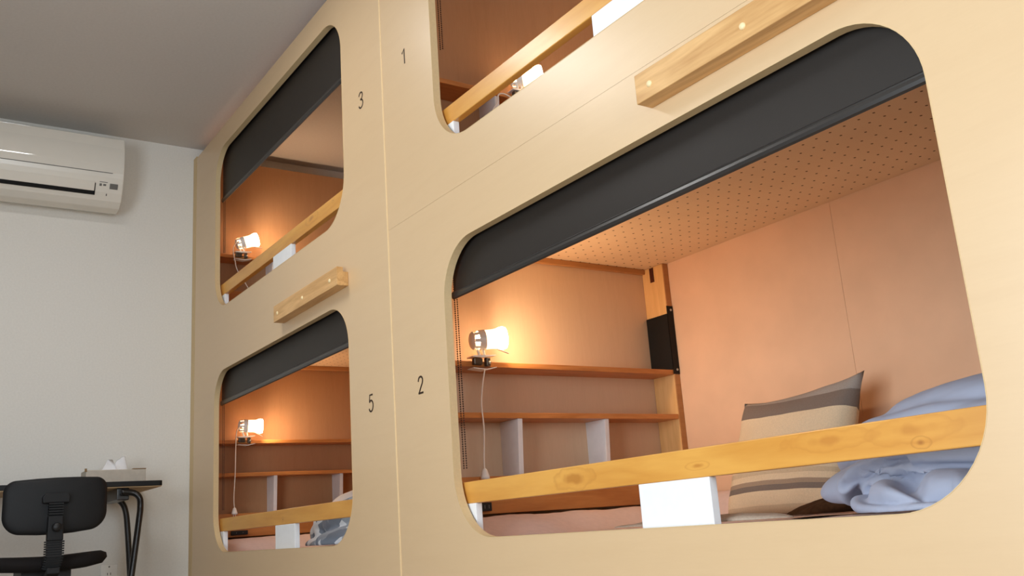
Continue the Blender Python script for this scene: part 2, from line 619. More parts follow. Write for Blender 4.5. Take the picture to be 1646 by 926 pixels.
def edge_band(parent, dx, dz):
    bm = bmesh.new()
    o1 = opening(dx, dz)
    cx, cz = (OX0 + OX1) / 2 + dx, (OZ0 + OZ1) / 2 + dz
    outer, inner = [], []
    n = len(o1)
    for i, p in enumerate(o1):
        a, b = o1[i - 1], o1[(i + 1) % n]
        t = Vector((b[0] - a[0], b[1] - a[1])).normalized()
        nrm = Vector((-t.y, t.x))
        outer.append(p)
        inner.append((p[0] + nrm.x * 0.0012, p[1] + nrm.y * 0.0012))
    y0, y1 = -0.0006, PT
    V = [[bm.verts.new((p[0], y, p[1])) for p in lst] for lst, y in ((outer, y0), (inner, y0), (inner, y1), (outer, y1))]
    for i in range(n):
        j = (i + 1) % n
        for k in range(4):
            l = (k + 1) % 4
            bm.faces.new((V[k][i], V[k][j], V[l][j], V[l][i]))
    return obj('edge_banding', bm, M['panel_edge'], parent)


DIGITS = {
    '1': [[(0.02, 0.78), (0.32, 1.0), (0.34, 0.0)]],
    '2': [[(0.02, 0.74), (0.10, 0.92), (0.28, 1.0), (0.48, 0.96), (0.58, 0.80), (0.52, 0.60), (0.30, 0.34), (0.06, 0.04)], [(0.0, 0.04), (0.62, 0.04)]],
    '3': [[(0.04, 0.82), (0.16, 0.96), (0.34, 1.0), (0.52, 0.92), (0.56, 0.74), (0.44, 0.58), (0.26, 0.54)],
          [(0.26, 0.54), (0.48, 0.48), (0.60, 0.30), (0.54, 0.10), (0.34, 0.0), (0.14, 0.04), (0.02, 0.18)]],
    '5': [[(0.54, 0.96), (0.12, 0.96), (0.07, 0.54)], [(0.07, 0.54), (0.26, 0.64), (0.46, 0.56), (0.56, 0.34), (0.46, 0.10), (0.26, 0.0), (0.08, 0.06), (0.0, 0.18)]],
}


def digit(ch, x, z, h, parent):
    bm = bmesh.new()
    w = 0.0026
    for st in DIGITS[ch]:
        pts = [Vector((p[0] * h * 0.95, 0, p[1] * h)) for p in st]
        if len(pts) > 3:
            pts = smooth_path(pts, 5)
        L, R = [], []
        for i, p in enumerate(pts):
            t = (pts[min(i + 1, len(pts) - 1)] - pts[max(i - 1, 0)]).normalized()
            nn = Vector((-t.z, 0, t.x))
            L.append(p + nn * w)
            R.append(p - nn * w)
        off = Vector((x, 0, z))
        ring = []
        for y in (-0.0008, 0.0002):
            ring.append([[bm.verts.new(off + q + Vector((0, y, 0))) for q in L], [bm.verts.new(off + q + Vector((0, y, 0))) for q in R]])
        for i in range(len(pts) - 1):
            (l0, r0), (l1, r1) = ring
            bm.faces.new((l0[i], l0[i + 1], r0[i + 1], r0[i]))
            bm.faces.new((l1[i], r1[i], r1[i + 1], l1[i + 1]))
            bm.faces.new((l0[i], l1[i], l1[i + 1], l0[i + 1]))
            bm.faces.new((r0[i], r0[i + 1], r1[i + 1], r1[i]))
    o = obj('berth_number', bm, M['digit'], parent)
    o['label'] = 'dark painted number %s' % ch
    return o


SEAM = 1.2814
pl = panel('bunk_front_panel', -PITCH, -0.0015, 0.0, TOP, [opening(-PITCH, 0), opening(-PITCH, UP)])
tag(pl, 'tall birch bunk front panel numbered 3 and 5, next to the white wall', 'panel', 'bunk front panels')
edge_band(pl, -PITCH, 0)
edge_band(pl, -PITCH, UP)
digit('3', -0.172, 1.753, 0.054, pl)
digit('5', -0.168, 0.757, 0.052, pl)
pr = panel('bunk_front_panel', 0.0015, PITCH, 0.0, SEAM - 0.0003, [opening(0, 0)])
tag(pr, 'birch bunk front panel numbered 2, lower one of the right bunks', 'panel', 'bunk front panels')
edge_band(pr, 0, 0)
digit('2', 0.147, 0.763, 0.047, pr)
pu = panel('bunk_front_panel', 0.0015, PITCH, SEAM + 0.0003, TOP, [opening(0, UP)])
tag(pu, 'birch bunk front panel numbered 1, above the seam at top', 'panel', 'bunk front panels')
edge_band(pu, 0, UP)
digit('1', 0.138, 1.765, 0.050, pu)
js = box('lit_panel_edge', -0.0028, 0.0028, -0.0014, 0.0, 0.0, TOP, M['joint'])  # stands in for the left panel's edge, window light put into the colour
tag(js, 'thin pale edge of the left panel at the joint, window light put into its colour', 'strip')

# ------------------------------------------------------------------ berth carcass
BACK = 1.010
for i, (x, lab) in enumerate(((-PITCH, 'tall brown board closing the far end of the left bunks, behind their lamps'),
                              (0.0, 'brown partition board at the far end of bunk 1, behind its glowing lamp'),
                              (PITCH, 'tall brown board closing the near end of the right bunks'))):
    a, b = (x + 0.002, x + 0.030) if i < 2 else (x - 0.030, x - 0.002)
    o = box('partition_board', a, b, PT, BACK, (1.258 if i == 1 else 0.0), TOP - 0.004, M['mdf'])
    tag(o, lab, 'board', 'bunk partition boards')
o = box('partition_board', 0.002, 0.030, PT, BACK, 0.0, 1.257, M['ply'])
tag(o, 'beige plywood partition board, daylight put into its tone, behind the shelves and clip lamp of bunk 2', 'board', 'bunk partition boards')
for i, (a, b, lab) in enumerate(((-PITCH + 0.002, -0.001, 'large fibreboard back of the left bunks'),
                                 (0.001, PITCH - 0.002, 'large orange brown fibreboard back of the right bunks, behind the striped pillow'))):
    bm = bmesh.new()
    # boards of the back panelling: small gaps between sheets
    xs = [a, a + 1.0, b] if i == 0 else [a, 0.823, b]
    for k in range(2):
        bx(bm, xs[k] + 0.0004, xs[k + 1] - 0.0004, BACK, BACK + 0.018, 0.0, TOP)
    tag(obj('back_board', bm, M['mdf_back']), lab, 'board', 'bunk back boards')

for dx, lab in ((-PITCH, 'perforated bed base roofing bunk 5, above its clip lamp'), (0.0, 'perforated bed base roofing bunk 2, above the shelves and striped pillow')):
    o = box('perforated_bed_base', 0.031 + dx, PITCH - 0.031 + dx, PT + 0.09, BACK - 0.001, 1.240, 1.256, M['peg'])
    tag(o, lab, 'bed base', 'perforated bed bases')
for dx, lab in ((-PITCH, 'pale bed deck under the mattress of bunk 5'), (0.0, 'pale bed deck under the mattress of bunk 2')):
    o = box('bed_deck', 0.031 + dx, PITCH - 0.031 + dx, PT + 0.005, BACK - 0.001, 0.282, 0.300, M['pine'])
    tag(o, lab, 'bed deck', 'lower bed decks')

names = {(0, 0): 'bunk 2', (1, 0): 'bunk 5', (0, 1): 'bunk 1', (1, 1): 'bunk 3'}


def fresh(root, kids):
    for k in kids:
        child_world(k, root)
    return root


# ---- shelves, brackets, planks -------------------------------------------------
SX0, SX1 = 0.030, 0.135


def shelf_board(dx, z0, z1, lab):
    o = box('shelf_board', SX0 + dx, SX1 + dx, PT + 0.002, 0.984, z0, z1, M['shelf'], bevel=0.0012)
    return tag(o, lab, 'shelf', 'shelf boards')


shelf_board(0.0, 0.8495, 0.8655, 'brown shelf board in bunk 2 with the clip lamp on it')
shelf_board(0.0, 0.700, 0.716, 'brown shelf board in bunk 2 resting on two white brackets')
shelf_board(-PITCH, 0.8495, 0.8655, 'brown shelf board in bunk 5 with the clip lamp on it')
shelf_board(-PITCH, 0.700, 0.716, 'brown shelf board in bunk 5 resting on white brackets')
shelf_board(0.0, 1.7415, 1.7575, 'brown shelf board in bunk 1 under the glowing lamp')
shelf_board(-PITCH, 1.7415, 1.7575, 'brown shelf board in bunk 3 under the clip lamp')


def bracket(dx, dz, y, lab):
    bm = bmesh.new()
    prism(bm, [(SX0 + dx, 0.700 + dz), (SX1 - 0.006 + dx, 0.700 + dz), (SX1 - 0.018 + dx, 0.535 + dz), (SX0 + dx, 0.535 + dz)], 'y', y, y + 0.0165)
    o = obj('shelf_bracket', bm, M['bracket_paint'], bevel=0.001)
    return tag(o, lab, 'bracket', 'white shelf brackets')


bracket(0, 0, 0.338, 'white tapered bracket under the lower shelf of bunk 2, beside the hanging cord')
bracket(0, 0, 0.670, 'white tapered bracket under the lower shelf of bunk 2, toward the pine post')
bracket(-PITCH, 0, 0.338, 'white tapered bracket under the lower shelf of bunk 5, beside the hanging cord')
bracket(-PITCH, 0, 0.670, 'white tapered bracket under the lower shelf of bunk 5, nearest the duvet')
bracket(0, UP - 0.008, 0.338, 'white bracket under the shelf of bunk 1, just left of the glowing lamp')
bracket(-PITCH, UP - 0.008, 0.338, 'grey white bracket in bunk 3, behind the white middle block')

for dx, dz, lab in ((0, 0, 'brown headboard plank below the shelves of bunk 2, behind the rail'), (-PITCH, 0, 'brown headboard plank below the shelves of bunk 5, behind the rail'),
                    (0, UP, 'brown headboard plank at the end of bunk 1, low behind the rail'), (-PITCH, UP, 'brown headboard plank at the end of bunk 3, low behind the rail')):
    z1 = 0.534 + (dz - 0.008 if dz else 0)
    o = box('headboard_plank', SX0 + dx, SX1 + 0.004 + dx, PT + 0.002, 0.984, (0.430 if not dz else 1.26), z1, M['plank'], bevel=0.0015)
    tag(o, lab, 'plank', 'headboard planks')

for dx, y0, y1, z0, z1, lab in ((0, 0.178, 0.212, 0.438, 0.462, 'small black socket on the headboard plank of bunk 2, under the rail'),
                                (-PITCH, 0.13, 0.205, 0.439, 0.458, 'small black socket strip on the headboard plank of bunk 5, under the rail')):
    bm = bmesh.new()
    bx(bm, SX1 + 0.004 + dx, SX1 + 0.020 + dx, y0, y1, z0, z1)
    o = obj('socket_strip', bm, M['black'], bevel=0.002)
    tag(o, lab, 'socket', 'black bunk sockets')
    for k in range(2):
        bm = bmesh.new()
        yy = y0 + (y1 - y0) * (0.3 + 0.4 * k)
        bx(bm, SX1 + 0.0195 + dx, SX1 + 0.0205 + dx, yy - 0.001, yy + 0.001, z0 + 0.007, z1 - 0.007)
        obj('socket_slot', bm, M['grey_mark'], o)

# ---- corner post of bunk 2 ------------------------------------------------------
post = thing('corner_post', 'pale pine corner post with a dark slot, in the back corner of bunk 2', 'post', (0.082, 0.997, 0.301))
bm = bmesh.new()
bx(bm, 0.0315, 0.134, 0.985, 1.009, 0.301, 1.2385)
pine_o = obj('post_board', bm, M['pine'], bevel=0.001)
bm = bmesh.new()
bx(bm, 0.070, 0.090, 0.9838, 0.9855, 1.185, 1.2365)
knot_o = obj('dark_slot', bm, M['knot'])
bm = bmesh.new()
bx(bm, 0.1342, 0.1372, 0.9865, 1.009, 0.301, 1.2385)
side_o = obj('side_strip', bm, M['batten'])
fresh(post, [pine_o, knot_o, side_o])
sub(knot_o, pine_o)
pb = thing('iron_plate', 'black iron corner plate screwed to the post above the shelf of bunk 2', 'plate', (0.084, 0.984, 0.95))
bm = bmesh.new()
bx(bm, 0.0318, 0.1395, 0.9812, 0.9835, 0.866, 1.060)
bx(bm, 0.1373, 0.1398, 0.9812, 1.0085, 0.851, 1.087)
pk = [obj('plate_body', bm, M['black_iron'])]
for zz in (0.866, 1.073):
    bm = bmesh.new()
    mt = Matrix.Translation((0.1398, 0.9985, zz)) @ Matrix.Rotation(PI / 2, 4, 'Y')
    lathe(bm, [(0.0, 0.0025), (0.0025, 0.0022), (0.0042, 0.0012), (0.0044, 0.0)], mt, 14)
    pk.append(obj('screw', bm, M['screw'], smooth=True))
fresh(pb, pk)
for k in pk[1:]:
    sub(k, pk[0])
o = box('ceiling_batten', 0.031, 0.048, 0.12, 0.983, 1.222, 1.2395, M['batten'], bevel=0.001)
tag(o, 'brown batten under the perforated roof of bunk 2, against the partition', 'batten', 'roof battens')
o = box('ceiling_batten', 0.031 - PITCH, 0.064 - PITCH, 0.12, 1.008, 1.222, 1.2395, M['batten'], bevel=0.001)
tag(o, 'brown batten under the perforated roof of bunk 5, above the clip lamp', 'batten', 'roof battens')


# ---- guard rails -----------------------------------------------------------------
def guard_rail(dx, dz, lab):
    t = thing('guard_rail', lab, 'rail', (1.03 + dx, 0.036, 0.37 + dz), 0, 'pine guard rails')
    bm = bmesh.new()
    bx(bm, 0.302 + dx, 1.86 + dx, 0.030, 0.052, 0.456 + dz, 0.5105 + dz)
    ks = [obj('rail_plank', bm, M['rail'], bevel=0.002)]
    for x0, x1 in ((0.296, 0.366), (0.985, 1.180)):
        bm = bmesh.new()
        bx(bm, x0 + dx, x1 + dx, 0.0285, 0.0475, 0.303 + dz, 0.4558 + dz)
        k = obj('support_block', bm, M['white_paint'], bevel=0.0015)
        k['label'] = 'white painted support block'
        ks.append(k)
    fresh(t, ks)


guard_rail(0, 0, 'yellow varnished guard rail on white blocks across bunk 2, before the duvet')
guard_rail(-PITCH, 0, 'pine guard rail on white blocks across bunk 5, lowest on the left')
guard_rail(0, UP - 0.008, 'pine guard rail on white blocks across bunk 1, behind the glare')
guard_rail(-PITCH, UP - 0.008, 'pine guard rail on white blocks across bunk 3, near the ceiling')


# ---- step battens on the panel ---------------------------------------------------
def step_batten(dx, lab):
    t = thing('step_batten', lab, 'step', (1.47 + dx, 0.0, 1.21), 0, 'wooden step battens')
    bm = bmesh.new()
    prism(bm, [(-0.040, 1.184), (0.0, 1.184), (0.0, 1.231), (-0.018, 1.231), (-0.018, 1.246), (-0.040, 1.246)], 'x', 1.172 + dx, 1.752 + dx)
    ks = [obj('batten', bm, M['handle'], bevel=0.0015)]
    for x in (1.213, 1.456, 1.694):
        bm = bmesh.new()
        mt = Matrix.Translation((x + dx, -0.040, 1.2115)) @ Matrix.Rotation(PI / 2, 4, 'X')
        lathe(bm, [(0.0001, 0.0042), (0.003, 0.0040), (0.0055, 0.003), (0.0068, 0.0012), (0.007, 0.0)], mt, 18)
        ks.append(obj('screw_cap', bm, M['cream_cap'], smooth=True))
    fresh(t, ks)
    for k in ks[1:]:
        sub(k, ks[0])


step_batten(0, 'long pine step batten with cream screw caps, bolted above bunk 2')
step_batten(-PITCH, 'pine step batten with three screw caps, bolted above bunk 5')


# ---- roller blinds ---------------------------------------------------------------
def roller_blind(dx, dz, zb, lab, chain_x, chain_len, down=True):
    t = thing('roller_blind', lab, 'blind', (1.03 + dx, 0.05, 1.16 + dz), 0, 'charcoal roller blinds')
    x0, x1 = 0.300 + dx, 1.80 + dx
    yf = 0.037
    ks = []
    ztop = 1.166 + dz
    bm = bmesh.new()
    tube(bm, [(x0, yf + 0.002, ztop), (x1, yf + 0.002, ztop)], 0.0125, 20)
    ks.append(obj('roller_tube', bm, M['blind'], smooth=False))
    bm = bmesh.new()
    n = 8
    a = [[bm.verts.new((x, yf + 0.0008 * s, ztop + (zb + 0.012 - ztop) * k / n)) for k in range(n + 1)] for s in (0, 1) for x in (x0 + 0.004, x1 - 0.004)]
    for k in range(n):
        bm.faces.new((a[0][k], a[1][k], a[1][k + 1], a[0][k + 1]))
        bm.faces.new((a[2][k], a[2][k + 1], a[3][k + 1], a[3][k]))
    ks.append(obj('blind_fabric', bm, M['blind']))
    bm = bmesh.new()
    prof = [(yf - 0.004, zb + 0.002), (yf - 0.0055, zb + 0.008), (yf - 0.0045, zb + 0.014), (yf - 0.0055, zb + 0.0165), (yf - 0.003, zb + 0.0195),
            (yf + 0.003, zb + 0.0195), (yf + 0.006, zb + 0.012), (yf + 0.005, zb + 0.002), (yf + 0.0005, zb - 0.001)]
    prism(bm, prof, 'x', x0, x1)
    ks.append(obj('bottom_bar', bm, M['blind_bar']))
    bm = bmesh.new()
    for s in (0, 1):
        zc = ztop - 0.01
        while zc > ztop - chain_len:
            mt = Matrix.Translation((chain_x + dx + 0.007 * s, 0.047 + 0.004 * s, zc))
            bmesh.ops.create_icosphere(bm, subdivisions=1, radius=0.0023, matrix=mt)
            zc -= 0.0062
        tube(bm, [(chain_x + dx + 0.007 * s, 0.047 + 0.004 * s, ztop), (chain_x + dx + 0.007 * s, 0.047 + 0.004 * s, ztop - chain_len)], 0.0005, 5)
    ks.append(obj('bead_chain', bm, M['chain']))
    fresh(t, ks)


roller_blind(0, 0, 1.000, 'charcoal roller blind half lowered across bunk 2, largest of the blinds', 0.288, 0.62)
roller_blind(-PITCH, 0, 1.000, 'charcoal roller blind half lowered across bunk 5', 0.288, 0.62)
roller_blind(-PITCH, UP, 1.955, 'charcoal roller blind half lowered across bunk 3, near the ceiling', 0.288, 0.50)
roller_blind(0, UP, 2.10, 'roller blind of bunk 1, only its bead chain showing', 0.288, 0.46)


# ------------------------------------------------------------------ clip lamps
def clip_lamp(origin, label, cord, plug=True, tilt=0.08, turn=-0.3):
    """origin: on the shelf's top front edge under the lamp; head points along +Y"""
    ox, oy, oz = origin
    t = thing('clip_lamp', label, 'lamp', origin, 0, 'white clip lamps')
    # local frame of the head
    hd = Matrix.Translation((ox + 0.004, oy, oz + 0.064)) @ Matrix.Rotation(turn, 4, 'Z') @ Matrix.Rotation(tilt, 4, 'X') @ Matrix.Rotation(-PI / 2, 4, 'X')
    ks = []
    # ventilated cup: back cap, slotted side, front collar
    bm = bmesh.new()
    lathe(bm, [(0.0001, -0.040), (0.012, -0.0395), (0.022, -0.036), (0.0275, -0.030)], hd, 24)
    lathe(bm, [(0.0255, -0.030), (0.0275, -0.030)], hd, 24)
    seg = 24
    for k in range(0, seg, 3):
        for j in (0,):
            a0, a1 = (k + 0.0) * 2 * PI / seg, (k + 1.35) * 2 * PI / seg
            vs = []
            for r, h in ((0.0275, -0.030), (0.0290, -0.014)):
                for a in (a0, (a0 + a1) / 2, a1):
                    vs.append(bm.verts.new(hd @ Vector((r * math.cos(a), r * math.sin(a), h))))
            bm.faces.new((vs[0], vs[1], vs[4], vs[3]))
            bm.faces.new((vs[1], vs[2], vs[5], vs[4]))
    lathe(bm, [(0.0290, -0.014), (0.0300, 0.004), (0.0305, 0.006), (0.0290, 0.006), (0.0280, -0.014), (0.0290, -0.014)], hd, 24)
    ks.append(obj('lamp_housing', bm, M['white_plastic'], smooth=True))
    bm = bmesh.new()
    lathe(bm, [(0.0285, 0.005), (0.0285, 0.030), (0.0300, 0.042), (0.0292, 0.042), (0.0276, 0.030), (0.0276, 0.005)], hd, 28)
    ks.append(obj('lamp_shade', bm, M['shade'], smooth=True))
    bm = bmesh.new()
    lathe(bm, [(0.009, -0.020), (0.0095, -0.004), (0.012, 0.006), (0.018, 0.018), (0.0255, 0.034), (0.0325, 0.050), (0.0345, 0.062), (0.0325, 0.070)], hd, 14)
    nb = len(bm.faces)
    lathe(bm, [(0.0325, 0.070), (0.025, 0.0722), (0.012, 0.0735), (0.0001, 0.074)], hd, 14)
    bm.faces.ensure_lookup_table()
    for f in bm.faces[nb:]:
        f.material_index = 1
    ks.append(obj('bulb', bm, [M['glass'], M['bulb']], smooth=True))
    bm = bmesh.new()
    vs = [bm.verts.new(hd @ Vector(p)) for p in ((-0.006, 0.030, 0.040), (0.006, 0.030, 0.040), (0.005, 0.047, 0.074), (-0.005, 0.047, 0.074), (-0.006, 0.0315, 0.040), (0.006, 0.0315, 0.040), (0.005, 0.0485, 0.074), (-0.005, 0.0485, 0.074))]
    for q in ((0, 1, 2, 3), (4, 7, 6, 5), (0, 4, 5, 1), (1, 5, 6, 2), (2, 6, 7, 3), (3, 7, 4, 0)):
        bm.faces.new([vs[i] for i in q])
    ks.append(obj('shade_tab', bm, M['white_plastic']))
    # arm
    bm = bmesh.new()
    for s in (-1, 1):
        tube(bm, [(ox + 0.004 + s * 0.0, oy - 0.004 + s * 0.008, oz + 0.014), (ox + 0.004, oy - 0.012 + s * 0.010, oz + 0.042)], 0.0042, 8)
    ks.append(obj('arm', bm, M['white_plastic'], smooth=True))
    # clip: two long jaws, springs and pivots
    bm = bmesh.new()
    prism(bm, [(oy - 0.045, oz + 0.012), (oy - 0.04, oz + 0.0145), (oy + 0.035, oz + 0.0185), (oy + 0.035, oz + 0.016), (oy - 0.01, oz + 0.009), (oy - 0.045, oz + 0.0095)], 'x', ox - 0.016, ox + 0.018)
    ks.append(obj('upper_jaw', bm, M['white_plastic']))
    bm = bmesh.new()
    prism(bm, [(oy - 0.045, oz - 0.0215), (oy + 0.0, oz - 0.0245), (oy + 0.035, oz - 0.0175), (oy + 0.035, oz - 0.0195), (oy + 0.0, oz - 0.0275), (oy - 0.045, oz - 0.0235)], 'x', ox - 0.016, ox + 0.018)
    ks.append(obj('lower_jaw', bm, M['white_plastic']))
    bm = bmesh.new()
    bx(bm, ox + 0.001, ox + 0.016, oy - 0.040, oy - 0.010, oz - 0.012, oz + 0.0075)
    bx(bm, ox + 0.001, ox + 0.017, oy + 0.002, oy + 0.016, oz - 0.016, oz + 0.010)
    ks.append(obj('spring_grip', bm, M['grip'], bevel=0.003))
    bm = bmesh.new()
    lathe(bm, [(0.0001, 0.003), (0.004, 0.002), (0.0048, 0.0)], Matrix.Translation((ox + 0.017, oy + 0.012, oz - 0.005)) @ Matrix.Rotation(PI / 2, 4, 'Y'), 12)
    ks.append(obj('pivot_rivet', bm, M['screw'], smooth=True))
    bm = bmesh.new()
    tube(bm, smooth_path(cord, 8), 0.0022, 8)
    ks.append(obj('cord', bm, M['cord'], smooth=True))
    if plug:
        e = Vector(cord[-1])
        bm = bmesh.new()
        lathe(bm, [(0.0028, 0.004), (0.007, 0.0), (0.0128, -0.018), (0.0138, -0.026), (0.0, -0.027)], Matrix.Translation(e), 16)
        bx(bm, e.x - 0.0006, e.x + 0.0006, e.y - 0.006, e.y - 0.0035, e.z - 0.036, e.z - 0.026)
        bx(bm, e.x - 0.0006, e.x + 0.0006, e.y + 0.0035, e.y + 0.006, e.z - 0.036, e.z - 0.026)
        ks.append(obj('plug', bm, M['white_plastic'], smooth=True))
    fresh(t, ks)
    for child, parent in (('plug', 'cord'), ('pivot_rivet', 'spring_grip'), ('shade_tab', 'lamp_shade')):
        for k in by_name(ks, child):
            sub(k, by_name(ks, parent)[0])


clip_lamp((0.135, 0.225, 0.8655), 'lit white clip lamp on the upper shelf of bunk 2, cord hanging straight down',
          [(0.152, 0.218, 0.838), (0.152, 0.207, 0.792), (0.150, 0.201, 0.737), (0.150, 0.204, 0.666), (0.150, 0.198, 0.579), (0.15, 0.198, 0.552)])
clip_lamp((0.135 - PITCH, 0.205, 0.8655), 'lit white clip lamp on the upper shelf of bunk 5, cord hanging from its back',
          [(-1.893, 0.166, 0.922), (-1.885, 0.151, 0.900), (-1.88, 0.145, 0.827), (-1.88, 0.143, 0.715), (-1.88, 0.137, 0.604), (-1.88, 0.14, 0.556)], True, -0.05)
clip_lamp((0.135 - PITCH, 0.19, 1.7575), 'lit white clip lamp on the shelf of bunk 3, cord slanting behind the rail',
          [(-1.89, 0.150, 1.815), (-1.88, 0.131, 1.777), (-1.88, 0.14, 1.716), (-1.885, 0.153, 1.674), (-1.89, 0.186, 1.626), (-1.89, 0.208, 1.59), (-1.885, 0.22, 1.565)], True, 0.28)
clip_lamp((0.135, 0.440, 1.7575), 'dazzling lit clip lamp on the shelf of bunk 1, half hidden by the panel',
          [(0.152, 0.40, 1.730), (0.152, 0.36, 1.742), (0.15, 0.338, 1.735), (0.15, 0.332, 1.707), (0.15, 0.311, 1.675), (0.15, 0.29, 1.62)], True, 0.05, -0.7)


# ------------------------------------------------------------------ bedding
def bed_curl(x, y, dx):
    dl, db = x - (0.146 + dx), 0.995 - y
    c = 0.0
    if dl < 0.18:
        c = math.cos(min(1, max(0, dl) / 0.18) * PI / 2) ** 1.4 * 0.058
    if db < 0.16:
        c = max(c, math.cos(min(1, max(0, db) / 0.16) * PI / 2) ** 1.4 * 0.090)
    return c


def mattress(dx, lab):
    bm = bmesh.new()
    x0, x1, y0, y1 = 0.146 + dx, 2.004 + dx, 0.064, 0.995
    nx, ny = 70, 36
    top, bot = [], []
    for i in range(nx + 1):
        ra, rb = [], []
        for j in range(ny + 1):
            x = x0 + (x1 - x0) * i / nx
            y = y0 + (y1 - y0) * j / ny
            dl = x - x0
            db = y1 - y
            curl = 0.0
            if dl < 0.18:
                curl = max(curl, math.cos(min(1, dl / 0.18) * PI / 2) ** 1.4 * 0.058)
            if db < 0.16:
                curl = max(curl, math.cos(min(1, db / 0.16) * PI / 2) ** 1.4 * 0.090)
            z = 0.366 + curl + 0.004 * noise.noise((x * 6, y * 9, 3.1)) + 0.002 * noise.noise((x * 25, y * 30, 1))
            ra.append(bm.verts.new((x, y, z)))
            rb.append(bm.verts.new((x, y, 0.301)))
        top.append(ra)
        bot.append(rb)
    for i in range(nx):
        for j in range(ny):
            bm.faces.new((top[i][j], top[i + 1][j], top[i + 1][j + 1], top[i][j + 1]))
            bm.faces.new((bot[i][j], bot[i][j + 1], bot[i + 1][j + 1], bot[i + 1][j]))
    for i in range(nx):
        bm.faces.new((top[i][0], bot[i][0], bot[i + 1][0], top[i + 1][0]))
        bm.faces.new((top[i][ny], top[i + 1][ny], bot[i + 1][ny], bot[i][ny]))
    for j in range(ny):
        bm.faces.new((top[0][j], top[0][j + 1], bot[0][j + 1], bot[0][j]))
        bm.faces.new((top[nx][j], bot[nx][j], bot[nx][j + 1], top[nx][j + 1]))
    o = obj('mattress', bm, M['mattress'], smooth=True, bevel=0.006)
    return tag(o, lab, 'mattress', 'thin pink mattresses')


mattress(0, 'thin pinkish mattress in bunk 2, under the striped pillow')
mattress(-PITCH, 'thin pinkish mattress in bunk 5, under the patterned duvet')


def pillow(name, TL, TR, BL, BR, thick, mat, lab, pinch=0.09):
    bm = bmesh.new()
    uvl = bm.loops.layers.uv.new('uv')
    TL, TR, BL, BR = map(Vector, (TL, TR, BL, BR))
    N = 30
    nrm = (TR - BL).cross(TL - BR).normalized()
    if nrm.y > 0:
        nrm = -nrm
    sides = []
    for s in (1, -1):
        g = []
        for i in range(N + 1):
            row = []
            for j in range(N + 1):
                u, v = i / N, j / N
                p = (BL * (1 - u) + BR * u) * (1 - v) + (TL * (1 - u) + TR * u) * v
                cu, cv = 2 * u - 1, 2 * v - 1
                c = (BL + BR + TL + TR) / 4
                # sides pinch in between pointed corners
                w = ((BR - BL) + (TR - TL)) / 2
                hgt = ((TL - BL) + (TR - BR)) / 2
                p = p - w * 0.5 * cu * pinch * 0.6 * (1 - cv * cv) - hgt * 0.5 * cv * pinch * (1.5 if cv > 0 else 0.1) * (1 - cu * cu)
                th = thick * (max(0, (1 - cu ** 2) * (1 - cv ** 2))) ** 0.42
                wr = 0.006 * noise.noise((u * 6, v * 5, 2.0 + s)) * min(1, th / 0.02)
                p = p + nrm * s * (th + wr)
                row.append((bm.verts.new(p), (u, v)))
            g.append(row)
        sides.append(g)
        for i in range(N):
            for j in range(N):
                q = [g[i][j], g[i + 1][j], g[i + 1][j + 1], g[i][j + 1]]
                f = bm.faces.new([a[0] for a in q])
                for lp, a in zip(f.loops, q):
                    lp[uvl].uv = (a[1][0], a[1][1] * (1 - 0.11 * (1 - a[1][0])))
    bmesh.ops.remove_doubles(bm, verts=bm.verts, dist=0.0004)
    o = obj(name, bm, mat, smooth=True)
    return tag(o, lab, 'pillow')


pillow('pillow', (0.500, 0.905, 0.697), (0.938, 0.885, 0.722), (0.475, 0.800, 0.374), (0.90, 0.775, 0.374), 0.062, M['stripe'],
       'beige and grey striped pillow leaning on the back of bunk 2')


